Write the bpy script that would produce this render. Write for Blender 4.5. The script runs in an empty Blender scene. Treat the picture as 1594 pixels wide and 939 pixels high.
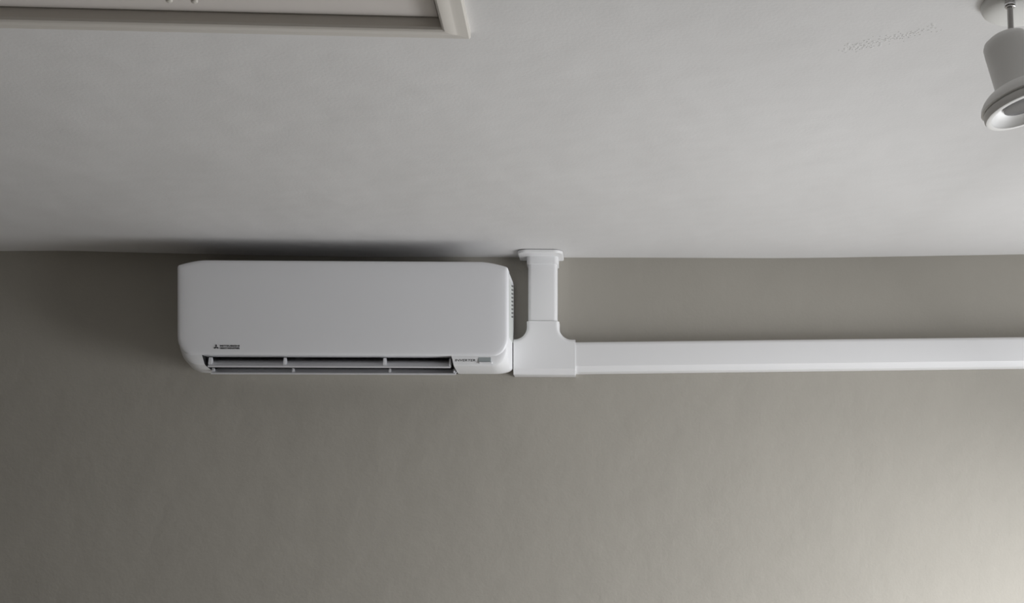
import bpy, bmesh, math, random
from mathutils import Vector, Matrix

S = bpy.context.scene
C = S.collection
random.seed(7)

# ---------------------------------------------------------------- camera
cd = bpy.data.cameras.new('camera')
cam = bpy.data.objects.new('camera', cd)
C.objects.link(cam)
cd.sensor_width = 36.0
cd.lens = 1866.0 / 1594.0 * 36.0
cd.shift_x = -(1002.0 - 797.0) / 1594.0          # the photograph is the upper crop of a level shot
cd.shift_y = (812.0 - 469.5) / 1594.0
cd.clip_start = 0.05
cam.location = (0.0, -3.36, 1.66)
cam.rotation_euler = (math.radians(90), 0, -math.atan(52.0 / 1866.0))
S.camera = cam

# ---------------------------------------------------------------- sky, daylight through the openings, exposure
w = bpy.data.worlds.new('sky')
S.world = w
w.use_nodes = True
w.node_tree.nodes['Background'].inputs[0].default_value = (0.80, 0.88, 1.0, 1)
w.node_tree.nodes['Background'].inputs[1].default_value = 0.6


def area(name, loc, size_x, size_y, direction, power, colour):
    l = bpy.data.lights.new(name, 'AREA')
    l.shape = 'RECTANGLE'
    l.size, l.size_y = size_x, size_y
    l.energy = power
    l.color = colour
    o = bpy.data.objects.new(name, l)
    C.objects.link(o)
    o.location = loc
    o.rotation_euler = Vector(direction).to_track_quat('-Z', 'Y').to_euler()
    return o


X0, X1, Y0, H = -2.3, 1.90, -5.6, 2.4      # room: left wall, right wall, rear wall, height
# daylight of the two glazed leaves of the garden door in the right-hand wall, close to the corner
area('daylight_near_leaf', (X1 + 0.02, -0.70, 1.20), 0.8, 1.6, (-1, 0, -0.1), 27, (0.965, 0.975, 0.99))
area('daylight_far_leaf', (X1 + 0.02, -1.30, 1.20), 0.8, 1.6, (-1, 0, -0.95), 67, (0.965, 0.975, 0.99))
S.view_settings.view_transform = 'Standard'
S.view_settings.look = 'None'
S.view_settings.exposure = -0.27
S.view_settings.gamma = 1.0
S.view_settings.use_curve_mapping = False


# ---------------------------------------------------------------- materials
def mat(name, col, rough=0.5, spec=0.5, metal=0.0, bump=None, mottle=None):
    m = bpy.data.materials.new(name)
    m.use_nodes = True
    nt = m.node_tree
    b = nt.nodes['Principled BSDF']
    b.inputs['Base Color'].default_value = (*col, 1)
    b.inputs['Roughness'].default_value = rough
    b.inputs['Specular IOR Level'].default_value = spec
    b.inputs['Metallic'].default_value = metal
    if bump or mottle:
        tc = nt.nodes.new('ShaderNodeTexCoord')
    if mottle:                                   # (scale, amount): faint unevenness of the paint itself
        n = nt.nodes.new('ShaderNodeTexNoise')
        n.inputs['Scale'].default_value = mottle[0]
        n.inputs['Detail'].default_value = 5
        r = nt.nodes.new('ShaderNodeValToRGB')
        a = mottle[1]
        r.color_ramp.elements[0].position = 0.3
        r.color_ramp.elements[1].position = 0.7
        r.color_ramp.elements[0].color = (*[c * (1 - a) for c in col], 1)
        r.color_ramp.elements[1].color = (*[min(1, c * (1 + a)) for c in col], 1)
        nt.links.new(tc.outputs['Object'], n.inputs['Vector'])
        nt.links.new(n.outputs['Fac'], r.inputs['Fac'])
        nt.links.new(r.outputs['Color'], b.inputs['Base Color'])
    if bump:                                     # list of (scale, strength, distance)
        prev = None
        for sc, st, di in bump:
            n = nt.nodes.new('ShaderNodeTexNoise')
            n.inputs['Scale'].default_value = sc
            n.inputs['Detail'].default_value = 3
            bp = nt.nodes.new('ShaderNodeBump')
            bp.inputs['Strength'].default_value = st
            bp.inputs['Distance'].default_value = di
            nt.links.new(tc.outputs['Object'], n.inputs['Vector'])
            nt.links.new(n.outputs['Fac'], bp.inputs['Height'])
            if prev:
                nt.links.new(prev.outputs['Normal'], bp.inputs['Normal'])
            prev = bp
        nt.links.new(prev.outputs['Normal'], b.inputs['Normal'])
    return m


M = {
    'wall': mat('greige_wall_paint', (0.415, 0.393, 0.350), 0.75, 0.25,
                bump=[(9, 0.25, 0.012), (140, 0.35, 0.0012)], mottle=(3.0, 0.02)),
    'deep': mat('bounce_cutting_wall', (0.085, 0.075, 0.065), 0.8, 0.2, mottle=(3.0, 0.04)),  # dark tone made up for the unseen left wall, cuts bounced light
    'ceiling': mat('white_ceiling_paint', (0.73, 0.722, 0.718), 0.8, 0.2,
                   bump=[(2.6, 0.35, 0.03), (160, 0.25, 0.0010)], mottle=(2.5, 0.015)),
    'floor': mat('pale_floor', (0.40, 0.385, 0.36), 0.5, 0.4, mottle=(4.0, 0.1)),
    'plastic': mat('white_glossy_plastic', (0.86, 0.865, 0.89), 0.32, 0.45),
    'housing': mat('white_housing_plastic', (0.86, 0.865, 0.88), 0.4, 0.4),
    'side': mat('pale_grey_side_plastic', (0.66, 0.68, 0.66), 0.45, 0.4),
    'flap': mat('white_flap_plastic', (0.70, 0.70, 0.72), 0.45, 0.4),
    'cavity': mat('outlet_shade', (0.018, 0.018, 0.02), 0.6, 0.3),  # shade inside the outlet put into the colour of white plastic
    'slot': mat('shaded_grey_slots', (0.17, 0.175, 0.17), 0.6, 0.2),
    'ink': mat('dark_grey_print', (0.03, 0.03, 0.035), 0.6, 0.2),
    'glass': mat('grey_display_window', (0.36, 0.40, 0.41), 0.18, 0.5),
    'pvc': mat('white_pvc', (0.86, 0.86, 0.87), 0.38, 0.4),
    'gloss': mat('cream_gloss_paint', (0.64, 0.61, 0.565), 0.36, 0.45, bump=[(60, 0.15, 0.001)]),
    'hatchboard': mat('painted_hatch_board', (0.70, 0.66, 0.63), 0.6, 0.3, bump=[(50, 0.2, 0.001)]),
    'dark': mat('hatch_gap_shade', (0.03, 0.027, 0.023), 0.9, 0.1),  # near-black colour standing in for shade in the hatch gap
    'lamp': mat('satin_white_enamel', (0.82, 0.815, 0.80), 0.42, 0.4),
    'canopy': mat('white_enamel_canopy', (0.84, 0.84, 0.82), 0.5, 0.4),
    'chrome': mat('polished_chrome', (0.75, 0.75, 0.76), 0.12, 0.5, 1.0),
    'steel': mat('brushed_steel', (0.42, 0.41, 0.40), 0.38, 0.5, 1.0),
    'reflector': mat('silver_reflector', (0.80, 0.80, 0.80), 0.28, 0.5, 0.5),
    'lens': mat('grey_bulb_lens', (0.11, 0.11, 0.115), 0.25, 0.5),
    'frame': mat('white_window_frame', (0.75, 0.75, 0.75), 0.4, 0.4),
}


# ---------------------------------------------------------------- mesh helpers
def link(name, bm, m, parent=None, smooth=None, mats=None):
    bmesh.ops.recalc_face_normals(bm, faces=bm.faces)
    me = bpy.data.meshes.new(name)
    bm.to_mesh(me)
    bm.free()
    for x in (mats or [m]):
        me.materials.append(x)
    if smooth is not None:
        for p in me.polygons:
            p.use_smooth = True
        me.set_sharp_from_angle(angle=math.radians(smooth))
    o = bpy.data.objects.new(name, me)
    C.objects.link(o)
    if parent:
        o.parent = parent
        o.matrix_parent_inverse = parent_world(parent).inverted()
    return o


def parent_world(o):
    mtx = o.matrix_basis.copy()
    p = o
    while p.parent:
        mtx = p.parent.matrix_basis @ p.matrix_parent_inverse @ mtx
        p = p.parent
    return mtx


def thing(name, label, cat, loc):
    o = bpy.data.objects.new(name, None)
    C.objects.link(o)
    o.empty_display_size = 0.05
    o.location = loc
    o['label'] = label
    o['category'] = cat
    return o


def struct(o):
    o['kind'] = 'structure'
    return o


def box(bm, a, b):
    vs = [bm.verts.new((x, y, z)) for x in (a[0], b[0]) for y in (a[1], b[1]) for z in (a[2], b[2])]
    for f in ((0, 1, 3, 2), (4, 6, 7, 5), (0, 4, 5, 1), (2, 3, 7, 6), (0, 2, 6, 4), (1, 5, 7, 3)):
        bm.faces.new([vs[i] for i in f])


def bevel_box(a, b, r, seg=2):
    bm = bmesh.new()
    box(bm, a, b)
    bmesh.ops.bevel(bm, geom=bm.edges[:], offset=r, segments=seg, affect='EDGES', profile=0.5)
    return bm


def loft(bm, loops, cap=True):
    rows = [[bm.verts.new(p) for p in lp] for lp in loops]
    n = len(rows[0])
    for a, b in zip(rows, rows[1:]):
        for i in range(n):
            j = (i + 1) % n
            bm.faces.new((a[i], a[j], b[j], b[i]))
    if cap:
        bm.faces.new(rows[0][::-1])
        bm.faces.new(rows[-1])
    return rows


def prism_x(bm, prof, xa, xb):
    """prof: (y, z) polygon extruded along x"""
    loft(bm, [[(xa, y, z) for y, z in prof], [(xb, y, z) for y, z in prof]])


def lathe(bm, prof, origin, axis, n=48, cap0=True, cap1=True):
    """prof: (radius, distance along the axis)"""
    ax = Vector(axis).normalized()
    q = ax.to_track_quat('Z', 'Y').to_matrix()
    o = Vector(origin)
    loops = []
    for r, s in prof:
        loops.append([o + q @ Vector((r * math.cos(2 * math.pi * k / n), r * math.sin(2 * math.pi * k / n), s)) for k in range(n)])
    rows = [[bm.verts.new(p) for p in lp] for lp in loops]
    for a, b in zip(rows, rows[1:]):
        for i in range(n):
            j = (i + 1) % n
            bm.faces.new((a[i], a[j], b[j], b[i]))
    if cap0:
        bm.faces.new(rows[0][::-1])
    if cap1:
        bm.faces.new(rows[-1])


def arc(cx, cy, rx, ry, a0, a1, n):
    return [(cx + rx * math.cos(math.radians(a0 + (a1 - a0) * i / n)),
             cy + ry * math.sin(math.radians(a0 + (a1 - a0) * i / n))) for i in range(n + 1)]


# ---------------------------------------------------------------- room shell
# the ceiling meets the old plaster wall in a slightly wavering line
EDGE = [(-2.3, 2.4068), (-1.69, 2.4072), (-1.49, 2.4094), (-1.33, 2.4058), (-1.16, 2.4032), (-0.72, 2.3976),
        (-0.45, 2.3985), (-0.27, 2.3988), (-0.13, 2.3988), (0.09, 2.400), (0.45, 2.4006), (0.61, 2.4030), (0.85, 2.4085),
        (1.17, 2.4160), (1.90, 2.427)]


def edge_z(x):
    for (xa, za), (xb, zb) in zip(EDGE, EDGE[1:]):
        if x <= xb:
            t = (x - xa) / (xb - xa)
            return za + (zb - za) * t
    return EDGE[-1][1]


HX0, HX1, HY0, HY1 = -1.032, -0.230, -2.130, -1.582      # opening cut in the ceiling for the hatch
bm = bmesh.new()
xs = sorted(set([round(X0 + (X1 - X0) * i / 70, 4) for i in range(71)] + [HX0, HX1]))
ys = sorted(set([0.0, -0.03, -0.08, -0.15, -0.25, -0.4, -0.6, -0.85, -1.1, -1.35, HY1, -1.8, HY0, -2.5, -3.2, -4.4, Y0]))
vv = {}
for x in xs:
    for y in ys:
        f = max(0.0, 1 + y / 1.2) ** 1.5
        vv[x, y] = bm.verts.new((x, y, H + (edge_z(x) - H) * f))
for xa, xb in zip(xs, xs[1:]):
    for ya, yb in zip(ys, ys[1:]):
        if xa >= HX0 and xb <= HX1 and ya >= HY0 and yb <= HY1:
            continue
        bm.faces.new((vv[xa, ya], vv[xa, yb], vv[xb, yb], vv[xb, ya]))
ceiling = struct(link('ceiling', bm, M['ceiling'], smooth=30))

# patched plaster: a low rough ridge of old filler, and a short crease
bm = bmesh.new()
for k in range(150):
    t = random.random()
    x = 0.365 + 0.125 * t + random.gauss(0, 0.006)
    y = -1.488 - 0.088 * t + random.gauss(0, 0.010)
    r = random.uniform(0.0010, 0.0032)
    lathe(bm, [(r, 0), (r * 0.75, 0.0003), (r * 0.35, 0.0005)], (x, y, H + 0.0001), (0, 0, -1), 7)
o = link('filler_ridge', bm, M['ceiling'], ceiling)
o['kind'] = 'stuff'

bm = bmesh.new()
box(bm, (X0 - 0.15, 0, 0), (X1 + 0.15, 0.15, 2.6))
struct(link('wall_back', bm, M['wall']))
bm = bmesh.new()
box(bm, (X0 - 0.15, Y0, 0), (X0, 0, 2.6))
struct(link('wall_left', bm, M['deep']))  # out of view, coloured dark to dim the left end


def wall_with_opening(name, fixed, along, opening):
    """fixed: (axis, from, to); along: (from, to); opening: (a, b, z0, z1)"""
    b = bmesh.new()
    a0, a1, z0, z1 = opening
    for (p, q, za, zb) in ((along[0], a0, 0, 2.6), (a1, along[1], 0, 2.6), (a0, a1, z1, 2.6), (a0, a1, 0, z0)):
        if zb - za < 1e-4 or q - p < 1e-4:
            continue
        if fixed[0] == 'x':
            box(b, (fixed[1], p, za), (fixed[2], q, zb))
        else:
            box(b, (p, fixed[1], za), (q, fixed[2], zb))
    return struct(link(name, b, M['wall']))


DO = (-1.75, -0.25, 0.02, 2.10)
wall_with_opening('wall_right', ('x', X1, X1 + 0.15), (Y0, 0), DO)
bm = bmesh.new()
box(bm, (X0 - 0.15, Y0 - 0.15, 0), (X1 + 0.15, Y0, 2.6))
struct(link('wall_rear', bm, M['wall']))
bm = bmesh.new()
box(bm, (X0 - 0.15, Y0 - 0.15, -0.1), (X1 + 0.15, 0.15, 0))
struct(link('floor', bm, M['floor']))


# ---------------------------------------------------------------- wall unit
UL, UR = -1.1254, -0.2680          # left and right ends
ZT = 2.3402                        # top edge
UB = 0.003                         # stands this far off the wall


def outline(q, xl, xr, zb, zt, rbx, rbz, inset=0.0, right=None, drop=0.0125, run=0.075, rc=0.007):
    """one closed front-view outline of the unit at depth q, counter-clockwise from the bottom left"""
    xl, xr, zb, zt = xl + inset, xr - inset, zb + inset, zt - inset
    pts = []
    pts += arc(xl + rbx, zb + rbz, rbx, rbz, 180, 270, 8)
    rx, rz = right or (rbx, rbz)
    pts += arc(xr - rx, zb + rz, rx, rz, 270, 360, 8)
    ze = zt - drop
    pts += arc(xr - rc, ze - rc, rc, rc, 0, 75, 4)
    top = [(xr - rc * 0.75 - (run - rc) * i / 7, zt - drop * (1 - i / 7) ** 1.6) for i in range(1, 8)]
    pts += top
    pts += [(xl + xr - x, z) for x, z in top[::-1]]
    pts += arc(xl + rc, ze - rc, rc, rc, 105, 180, 4)
    return [(x, -q, z) for x, z in pts]


ac = thing('air_conditioner', 'white wall-mounted split air conditioner with open outlet flaps below the ceiling', 'air conditioner',
           (0.5 * (UL + UR), 0, 2.06))

e = 0.0008
hb = bmesh.new()
RB = (0.045, 0.016)
loft(hb, [outline(UB, UL + e, UR - e, 2.0740, ZT - e, 0.045, 0.026, 0, RB),
          outline(0.05, UL + e, UR - e, 2.0660, ZT - e, 0.045, 0.028, 0, RB),
          outline(0.13, UL + e, UR - e, 2.0568, ZT - e, 0.046, 0.034, 0, (0.045, 0.022)),
          outline(0.185, UL + e, UR - e, 2.0640, ZT - e, 0.050, 0.050, 0, (0.042, 0.034)),
          outline(0.2035, UL + e, UR - e, 2.0685, ZT - e, 0.052, 0.070, 0, (0.042, 0.050)),
          outline(0.2060, UL + 0.002, UR - 0.002, 2.0715, ZT - 0.002, 0.052, 0.070, 0, (0.042, 0.052)),
          outline(0.2095, UL + 0.004, UR - 0.004, 2.0900, ZT - 0.004, 0.046, 0.060, 0, (0.040, 0.050))])
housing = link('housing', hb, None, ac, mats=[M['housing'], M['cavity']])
# the outlet is cut out of the housing (a slanted-ended trough), its inner walls coloured near-black as shade
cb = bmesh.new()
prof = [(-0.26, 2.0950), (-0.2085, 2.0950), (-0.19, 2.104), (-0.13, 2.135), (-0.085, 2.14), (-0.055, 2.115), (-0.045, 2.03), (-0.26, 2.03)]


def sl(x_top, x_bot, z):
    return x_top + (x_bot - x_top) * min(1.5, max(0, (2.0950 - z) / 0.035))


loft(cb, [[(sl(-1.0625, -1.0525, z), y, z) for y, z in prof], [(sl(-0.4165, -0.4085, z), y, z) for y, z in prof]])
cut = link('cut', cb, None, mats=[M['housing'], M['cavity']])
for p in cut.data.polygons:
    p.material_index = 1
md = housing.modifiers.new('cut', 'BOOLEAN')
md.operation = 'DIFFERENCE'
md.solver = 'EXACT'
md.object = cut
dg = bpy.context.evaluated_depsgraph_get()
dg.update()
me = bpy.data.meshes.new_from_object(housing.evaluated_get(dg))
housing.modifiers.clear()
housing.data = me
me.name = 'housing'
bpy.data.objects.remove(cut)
for p in me.polygons:
    p.use_smooth = True
me.set_sharp_from_angle(angle=math.radians(28))

pb = bmesh.new()
PZB = 2.0935
loft(pb, [outline(0.170, UL, UR, PZB, ZT, 0.036, 0.048),
          outline(0.2080, UL, UR, PZB, ZT, 0.036, 0.048)] +
     [outline(q_, UL, UR, PZB, ZT, 0.036, 0.048, i_) for q_, i_ in
      ((0.2112, 0.0010), (0.2132, 0.0035), (0.2142, 0.0090), (0.2150, 0.020), (0.2154, 0.035), (0.2156, 0.050), (0.2156, 0.055))])
panel = link('front_panel', pb, M['plastic'], ac, smooth=50)

# right-hand side: inset grey cheek with a row of short vent slots
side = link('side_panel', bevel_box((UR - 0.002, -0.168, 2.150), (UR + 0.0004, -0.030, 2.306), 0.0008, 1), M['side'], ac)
bm = bmesh.new()
for k in range(9):
    z = 2.212 + k * 0.0105
    lo = [(-0.105, z), (-0.045, z + 0.010), (-0.045, z + 0.0145), (-0.105, z + 0.0045)]
    loft(bm, [[(UR + 0.0002, y, zz) for y, zz in lo], [(UR + 0.0009, y, zz) for y, zz in lo]])
o = link('vent_slots', bm, M['slot'], side)
o['kind'] = 'stuff'
o['label'] = 'grey slanted vent slots'


# outlet flaps: thin curved blades that tip down towards the room, with their little fins
def blade(name, xa, xb, pts, t, lip):
    """pts: (q, z) from the back edge to the front edge; the front edge carries a rounded lip"""
    up = [(-q, z) for q, z in pts]
    (qa, za), (qb, zb) = pts[-2], pts[-1]
    front = [(-qb - 0.0012, zb + 0.0002), (-qb - 0.0018, zb - lip * 0.5), (-qb - 0.0008, zb - lip)]
    dn = [(-q + 0.0015, z - t) for q, z in pts[::-1]]
    b = bmesh.new()
    prism_x(b, up + front + dn, xa, xb)
    return link(name, b, M['flap'], ac, smooth=40)


def fin(x, pts, t, par):
    b = bmesh.new()
    loft(b, [[(x - t, -q, z) for q, z in pts], [(x + t, -q, z) for q, z in pts]])
    return link('flap_fin', b, M['plastic'], par)


f1 = blade('outlet_flap', -1.0505, -0.4195, [(0.105, 2.1035), (0.13, 2.0975), (0.16, 2.0865), (0.185, 2.0745), (0.199, 2.0668)], 0.003, 0.0040)
f2 = blade('outlet_flap', -1.0545, -0.4105, [(0.075, 2.0760), (0.10, 2.0735), (0.13, 2.0665), (0.15, 2.0590), (0.164, 2.0533)], 0.003, 0.0042)
for x, t in ((-1.0465, 0.0040), (-0.8530, 0.0030), (-0.5925, 0.0035), (-0.4215, 0.0022)):
    fin(x, [(0.176, 2.0770), (0.195, 2.0680), (0.1965, 2.0740), (0.191, 2.0890), (0.187, 2.0905)], t, f1)
for x, t in ((-1.0500, 0.0030), (-0.8400, 0.0022), (-0.5850, 0.0022), (-0.4150, 0.0018)):
    fin(x, [(0.145, 2.0600), (0.161, 2.0545), (0.1625, 2.0590), (0.158, 2.0665)], t, f2)
for x in (-0.838, -0.612):                 # steering vanes seen deep in the outlet
    bm = bmesh.new()
    loft(bm, [[(x - 0.001 + 0.02 * k, -q, z) for q, z in ((0.07, 2.095), (0.13, 2.100), (0.13, 2.118), (0.07, 2.125))] for k in (0, 0.1)])
    link('steering_vane', bm, M['side'], ac)

# small display window and lettering on the lower right of the housing
TILT = math.atan2(0.0035, 0.0185)
link('display_window', bevel_box((-0.3455, -0.2098, 2.0785), (-0.3125, -0.2040, 2.0905), 0.0008, 1), M['glass'], ac)['label'] = 'small grey display window'
link('display_rim', bevel_box((-0.3440, -0.2115, 2.0735), (-0.3095, -0.2040, 2.0780), 0.0010, 2), M['plastic'], ac)


def lettering(name, text, x0, x1, z0, z1, q, tilt, par, thick=0.0, shear=0.0):
    cu = bpy.data.curves.new(name, 'FONT')
    cu.body = text
    cu.size = 1.0
    cu.extrude = 0.02
    cu.offset = thick
    cu.shear = shear
    t = bpy.data.objects.new('t', cu)
    C.objects.link(t)
    d = bpy.context.evaluated_depsgraph_get()
    d.update()
    m = bpy.data.meshes.new_from_object(t.evaluated_get(d))
    bpy.data.objects.remove(t)
    bpy.data.curves.remove(cu)
    vx = [v.co.x for v in m.vertices]
    vy = [v.co.y for v in m.vertices]
    xa, xb, ya, yb = min(vx), max(vx), min(vy), max(vy)
    for v in m.vertices:
        u = (v.co.x - xa) / (xb - xa)
        h = (v.co.y - ya) / (yb - ya)
        d_ = 0.0004 if v.co.z > 0 else -0.0020
        zz = h * (z1 - z0)
        v.co = (x0 + u * (x1 - x0), -(q + d_ + zz * math.tan(tilt)), z0 + zz)
    m.materials.clear()
    m.materials.append(M['ink'])
    m.name = name
    o = bpy.data.objects.new(name, m)
    C.objects.link(o)
    o.parent = par
    o.matrix_parent_inverse = parent_world(par).inverted()
    return o


lettering('lettering', 'MITSUBISHI', -1.0135, -0.9635, 2.1145, 2.1185, 0.2155, 0, panel, 0.02)
lettering('lettering', 'HEAVY INDUSTRIES', -1.0135, -0.9635, 2.1085, 2.1122, 0.2155, 0, panel, 0.012)
lettering('lettering', 'INVERTER', -0.4065, -0.3530, 2.0795, 2.0850, 0.2075, TILT, housing, 0.006, 0.15)
bm = bmesh.new()                            # emblem of three diamonds
ex, ez, el = -1.0235, 2.1132, 0.0073
for a in (90, 210, 330):
    u = Vector((math.cos(math.radians(a)), 0, math.sin(math.radians(a))))
    n = Vector((-u.z, 0, u.x))
    c0 = Vector((ex, -0.2135, ez))
    lo = [c0, c0 + u * el * 0.5 - n * el * 0.2887, c0 + u * el, c0 + u * el * 0.5 + n * el * 0.2887]
    loft(bm, [lo, [p + Vector((0, -0.0024, 0)) for p in lo]])
link('emblem', bm, M['ink'], panel)

# ---------------------------------------------------------------- pipe trunking
tr = thing('pipe_trunking', 'white plastic pipe trunking running right from the air conditioner with a tee to ceiling', 'trunking', (-0.19, 0, 2.065))
TD = 0.060                                   # how far the covers stand off the wall


def duct_profile(h, d, r=0.011):
    """(q, z) from the wall round the front, rounded front edges"""
    c = r * 1.55
    return [(0.001, 0), (d - 0.0075, 0), (d - 0.0058, 0.0010), (d - 0.0008, c), (d, c + 0.0006)] + arc(d - r, h - r, r, r, 0, 90, 4) + [(0.001, h)]


def upright_profile(h, d, r=0.011):
    return [(0.001, 0), (d - r, 0)] + arc(d - r, r, r, r, -90, 0, 4)[1:] + arc(d - r, h - r, r, r, 0, 90, 4) + [(0.001, h)]


# long horizontal run, rising slightly to the right
bm = bmesh.new()
xa, xb = -0.118, X1
sl_ = 0.0157
pf = duct_profile(0.0830, TD - 0.003, 0.010)
loft(bm, [[(x, -q, z + 2.0716 + sl_ * (x + 0.0953)) for q, z in pf] for x in (xa, xb)])
run = link('horizontal_duct', bm, M['pvc'], tr, smooth=40)

# vertical run
bm = bmesh.new()
pf = upright_profile(0.0795, TD - 0.003, 0.010)
loft(bm, [[(-0.2262 + z, -q, zz) for q, z in pf] for zz in (2.190, 2.388)])
link('vertical_duct', bm, M['pvc'], tr, smooth=40)

# tee piece: front outline with filleted armpits, lofted outwards and rounded at the front edge
TL, TR_, TB, TT = -0.2662, -0.0965, 2.0640, 2.1612
NL, NR, NT, FR = -0.2297, -0.1408, 2.2105, 0.034


def tee(q, i, ib=None):
    ib = i if ib is None else ib                 # the lower front edge is chamfered more than the others
    p = [(TL, TB + ib), (TR_, TB + ib), (TR_, TT - i)]
    p += arc(NR - i + FR + i, TT + FR, FR + i, FR + i, 270, 180, 8)
    p += [(NR - i, NT), (NL + i, NT)]
    p += arc(NL - FR, TT + FR, FR + i, FR + i, 0, -90, 8)
    p += [(TL, TT - i)]
    return [(x, -q, z) for x, z in p]


bm = bmesh.new()
loft(bm, [tee(0.001, 0), tee(TD - 0.0085, 0, 0), tee(TD - 0.0062, 0.0008, 0.0015), tee(TD - 0.0032, 0.003, 0.0090), tee(TD - 0.0008, 0.006, 0.0150),
          tee(TD, 0.0095, 0.0160), tee(TD, 0.0115, 0.0180)])
link('tee_cover', bm, M['pvc'], tr, smooth=24)

# ceiling flange: sleeve round the duct and a round-cornered plate screwed to the ceiling
bm = bmesh.new()
FZ = edge_z(-0.19)


def plate(i, z):
    xl, xr, q = -0.2525 + i, -0.1300 - i, 0.106 - i
    r = 0.026
    p = [(xl, 0.001)] + arc(xl + r, q - r, r, r, 180, 90, 8) + arc(xr - r, q - r, r, r, 90, 0, 8) + [(xr, 0.001)]
    return [(x, -q_, z) for x, q_ in p]


loft(bm, [plate(0.004, FZ + 0.003), plate(0.004, FZ - 0.0022), plate(0, FZ - 0.0022), plate(0, FZ - 0.0070), plate(0.0012, FZ - 0.0092), plate(0.004, FZ - 0.0100)])
fl = link('ceiling_flange', bm, M['pvc'], tr, smooth=40)
bm = bmesh.new()
pf = upright_profile(0.0865, TD + 0.001, 0.012)
loft(bm, [[(-0.2297 + z, -q, zz) for q, z in pf] for zz in (2.368, FZ - 0.008)])
link('sleeve', bm, M['pvc'], fl, smooth=40)
# ---------------------------------------------------------------- ceiling hatch
hx, hy = -0.2109, -1.5397                    # outer corner nearest the wall unit
HW, HD, FW = 0.85, 0.62, 0.052
ang = 0.0303
hatch = thing('ceiling_hatch', 'cream-painted loft hatch with a moulded wooden frame set in the white ceiling', 'hatch', (hx, hy, H))
ca, sa = math.cos(ang), math.sin(ang)


def hp(u, v, z):
    """u: to the left along the wall-side edge, v: away from the wall, both from the outer corner"""
    return (hx - u * ca + v * sa, hy - u * sa - v * ca, H + z)


PROF = [(0.0, 0.001), (0.0, -0.0080), (0.0030, -0.0108), (0.014, -0.0116), (0.0225, -0.0122), (0.0255, -0.0132), (0.031, -0.0148), (0.040, -0.0162), (0.046, -0.0162),
        (0.0500, -0.0145), (FW, -0.0110), (FW, 0.006)]     # (inwards from the outer edge, height)
WU, WV = 0.76, 0.86                          # the side mouldings are narrower than the front one
corners = [(0, 0), (HW, 0), (HW, HD), (0, HD)]
inw = [(WU, WV), (-WU, WV), (-WU, -WV), (WU, -WV)]
for k in range(4):
    a, b = corners[k], corners[(k + 1) % 4]
    ia, ib = inw[k], inw[(k + 1) % 4]
    bm = bmesh.new()
    loft(bm, [[hp(c[0] + i[0] * w_, c[1] + i[1] * w_, z) for w_, z in PROF] for c, i in ((a, ia), (b, ib))])
    link('frame_moulding', bm, M['gloss'], hatch, smooth=25)
bm = bmesh.new()
g = 0.0045
fu, fv = FW * WU, FW * WV
lo = [(fu + g, fv + 0.002), (HW - fu - g, fv + 0.002), (HW - fu - g, HD - fv - g), (fu + g, HD - fv - g)]
loft(bm, [[hp(u, v, 0.0030) for u, v in lo], [hp(u, v, 0.020) for u, v in lo]])
board = link('hatch_board', bm, M['hatchboard'], hatch)
bm = bmesh.new()                             # black box added above the board to darken the gap round it
lo = [(fu - 0.010, fv - 0.010), (HW - fu + 0.010, fv - 0.010), (HW - fu + 0.010, HD - fv + 0.010), (fu - 0.010, HD - fv + 0.010)]
rows = [[bm.verts.new(hp(u, v, z)) for u, v in lo] for z in (0.002, 0.12)]
for i in range(4):
    j = (i + 1) % 4
    bm.faces.new((rows[0][i], rows[0][j], rows[1][j], rows[1][i]))
bm.faces.new(rows[1])
link('hatch_shade_box', bm, M['dark'], hatch)
for u, v in ((0.4140, 0.1005), (0.3790, 0.1005)):      # two small turned knobs by the edge of the board
    bm = bmesh.new()
    lathe(bm, [(0.0022, -0.001), (0.0022, 0.004), (0.0046, 0.0055), (0.0052, 0.008), (0.0042, 0.0105), (0.0015, 0.0115)],
          hp(u, v, 0.0030), (0, 0, -1), 20)
    link('catch_knob', bm, M['gloss'], board, smooth=40)

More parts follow.
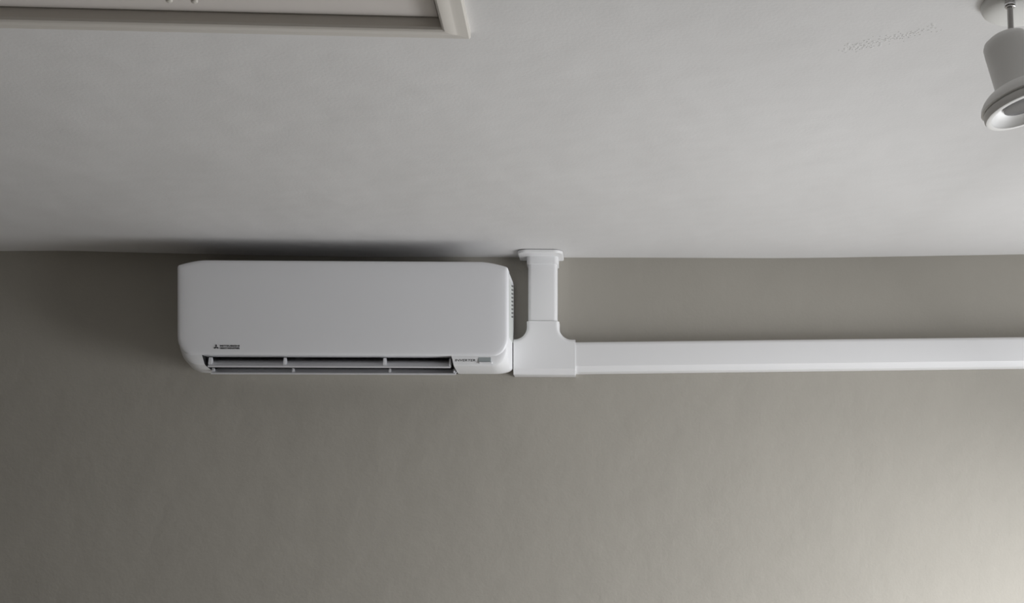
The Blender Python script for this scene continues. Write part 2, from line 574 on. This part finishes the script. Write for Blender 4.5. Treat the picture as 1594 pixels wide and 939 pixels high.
# ---------------------------------------------------------------- spotlight
sp = thing('ceiling_spotlight', 'white ceiling spotlight with a flared ring hanging on a thin steel stem', 'spotlight', (0.5866, -1.6646, H))
bm = bmesh.new()
R, HH = 0.056, 0.020
lathe(bm, [(R, 0), (R, 0.002)] + [(R * math.cos(t) ** 0.7, 0.002 + (HH - 0.002) * math.sin(t) ** 0.8) for t in [math.radians(a) for a in (10, 20, 30, 42, 54, 66, 78, 86)]],
      (0.5866, -1.6646, H), (0, 0, -1), 56)
link('canopy', bm, M['canopy'], sp, smooth=40)
sx, sy = 0.5573, -1.7030
bm = bmesh.new()
lathe(bm, [(0.0062, 0), (0.0062, 0.0235)], (sx, sy, H), (0, 0, -1), 28)
sock = link('stem_socket', bm, M['steel'], sp, smooth=40)
bm = bmesh.new()
lathe(bm, [(0.0064, 0.0165), (0.0076, 0.0172), (0.0080, 0.0195), (0.0076, 0.0222), (0.0062, 0.0232)], (sx, sy, H), (0, 0, -1), 28)
link('chrome_collar', bm, M['chrome'], sock, smooth=50)
AX = Vector((0.238, -0.135, -0.962)).normalized()
F = Vector((0.5715, -1.728, 2.2245))
T = F - AX * 0.1135
bm = bmesh.new()
p0 = Vector((sx, sy, H - 0.022))
p1 = Vector((sx + 0.004, sy + 0.006, T.z - 0.012))
lathe(bm, [(0.0041, 0), (0.0041, (p1 - p0).length)], p0, p1 - p0, 24)
link('stem', bm, M['steel'], sp, smooth=40)
bm = bmesh.new()
lathe(bm, [(0.002, -0.001), (0.012, 0.0), (0.022, 0.0025), (0.0285, 0.0065), (0.0310, 0.0120), (0.0314, 0.02), (0.0314, 0.0765), (0.0325, 0.0785), (0.039, 0.0800),
           (0.0465, 0.0835), (0.0525, 0.0885), (0.0568, 0.0945), (0.0585, 0.1000), (0.0570, 0.1012), (0.030, 0.1012)], T, AX, 64)
head = link('lamp_body', bm, M['lamp'], sp, smooth=40)
bm = bmesh.new()
lathe(bm, [(0.0545, 0.1008), (0.0545, 0.1020), (0.0562, 0.1035), (0.0565, 0.1100), (0.0550, 0.1130), (0.0525, 0.1140), (0.0480, 0.1135), (0.0465, 0.1115),
           (0.0400, 0.1070), (0.0350, 0.1025), (0.030, 0.1014)], T, AX, 64, False, False)
ring = link('lamp_ring', bm, M['lamp'], head, smooth=40)
bm = bmesh.new()
lathe(bm, [(0.0285, 0.1010), (0.0285, 0.1050), (0.0265, 0.1060), (0.0080, 0.1065)], T, AX, 40)
link('bulb', bm, M['lens'], head, smooth=40)['label'] = 'dark grey bulb face'
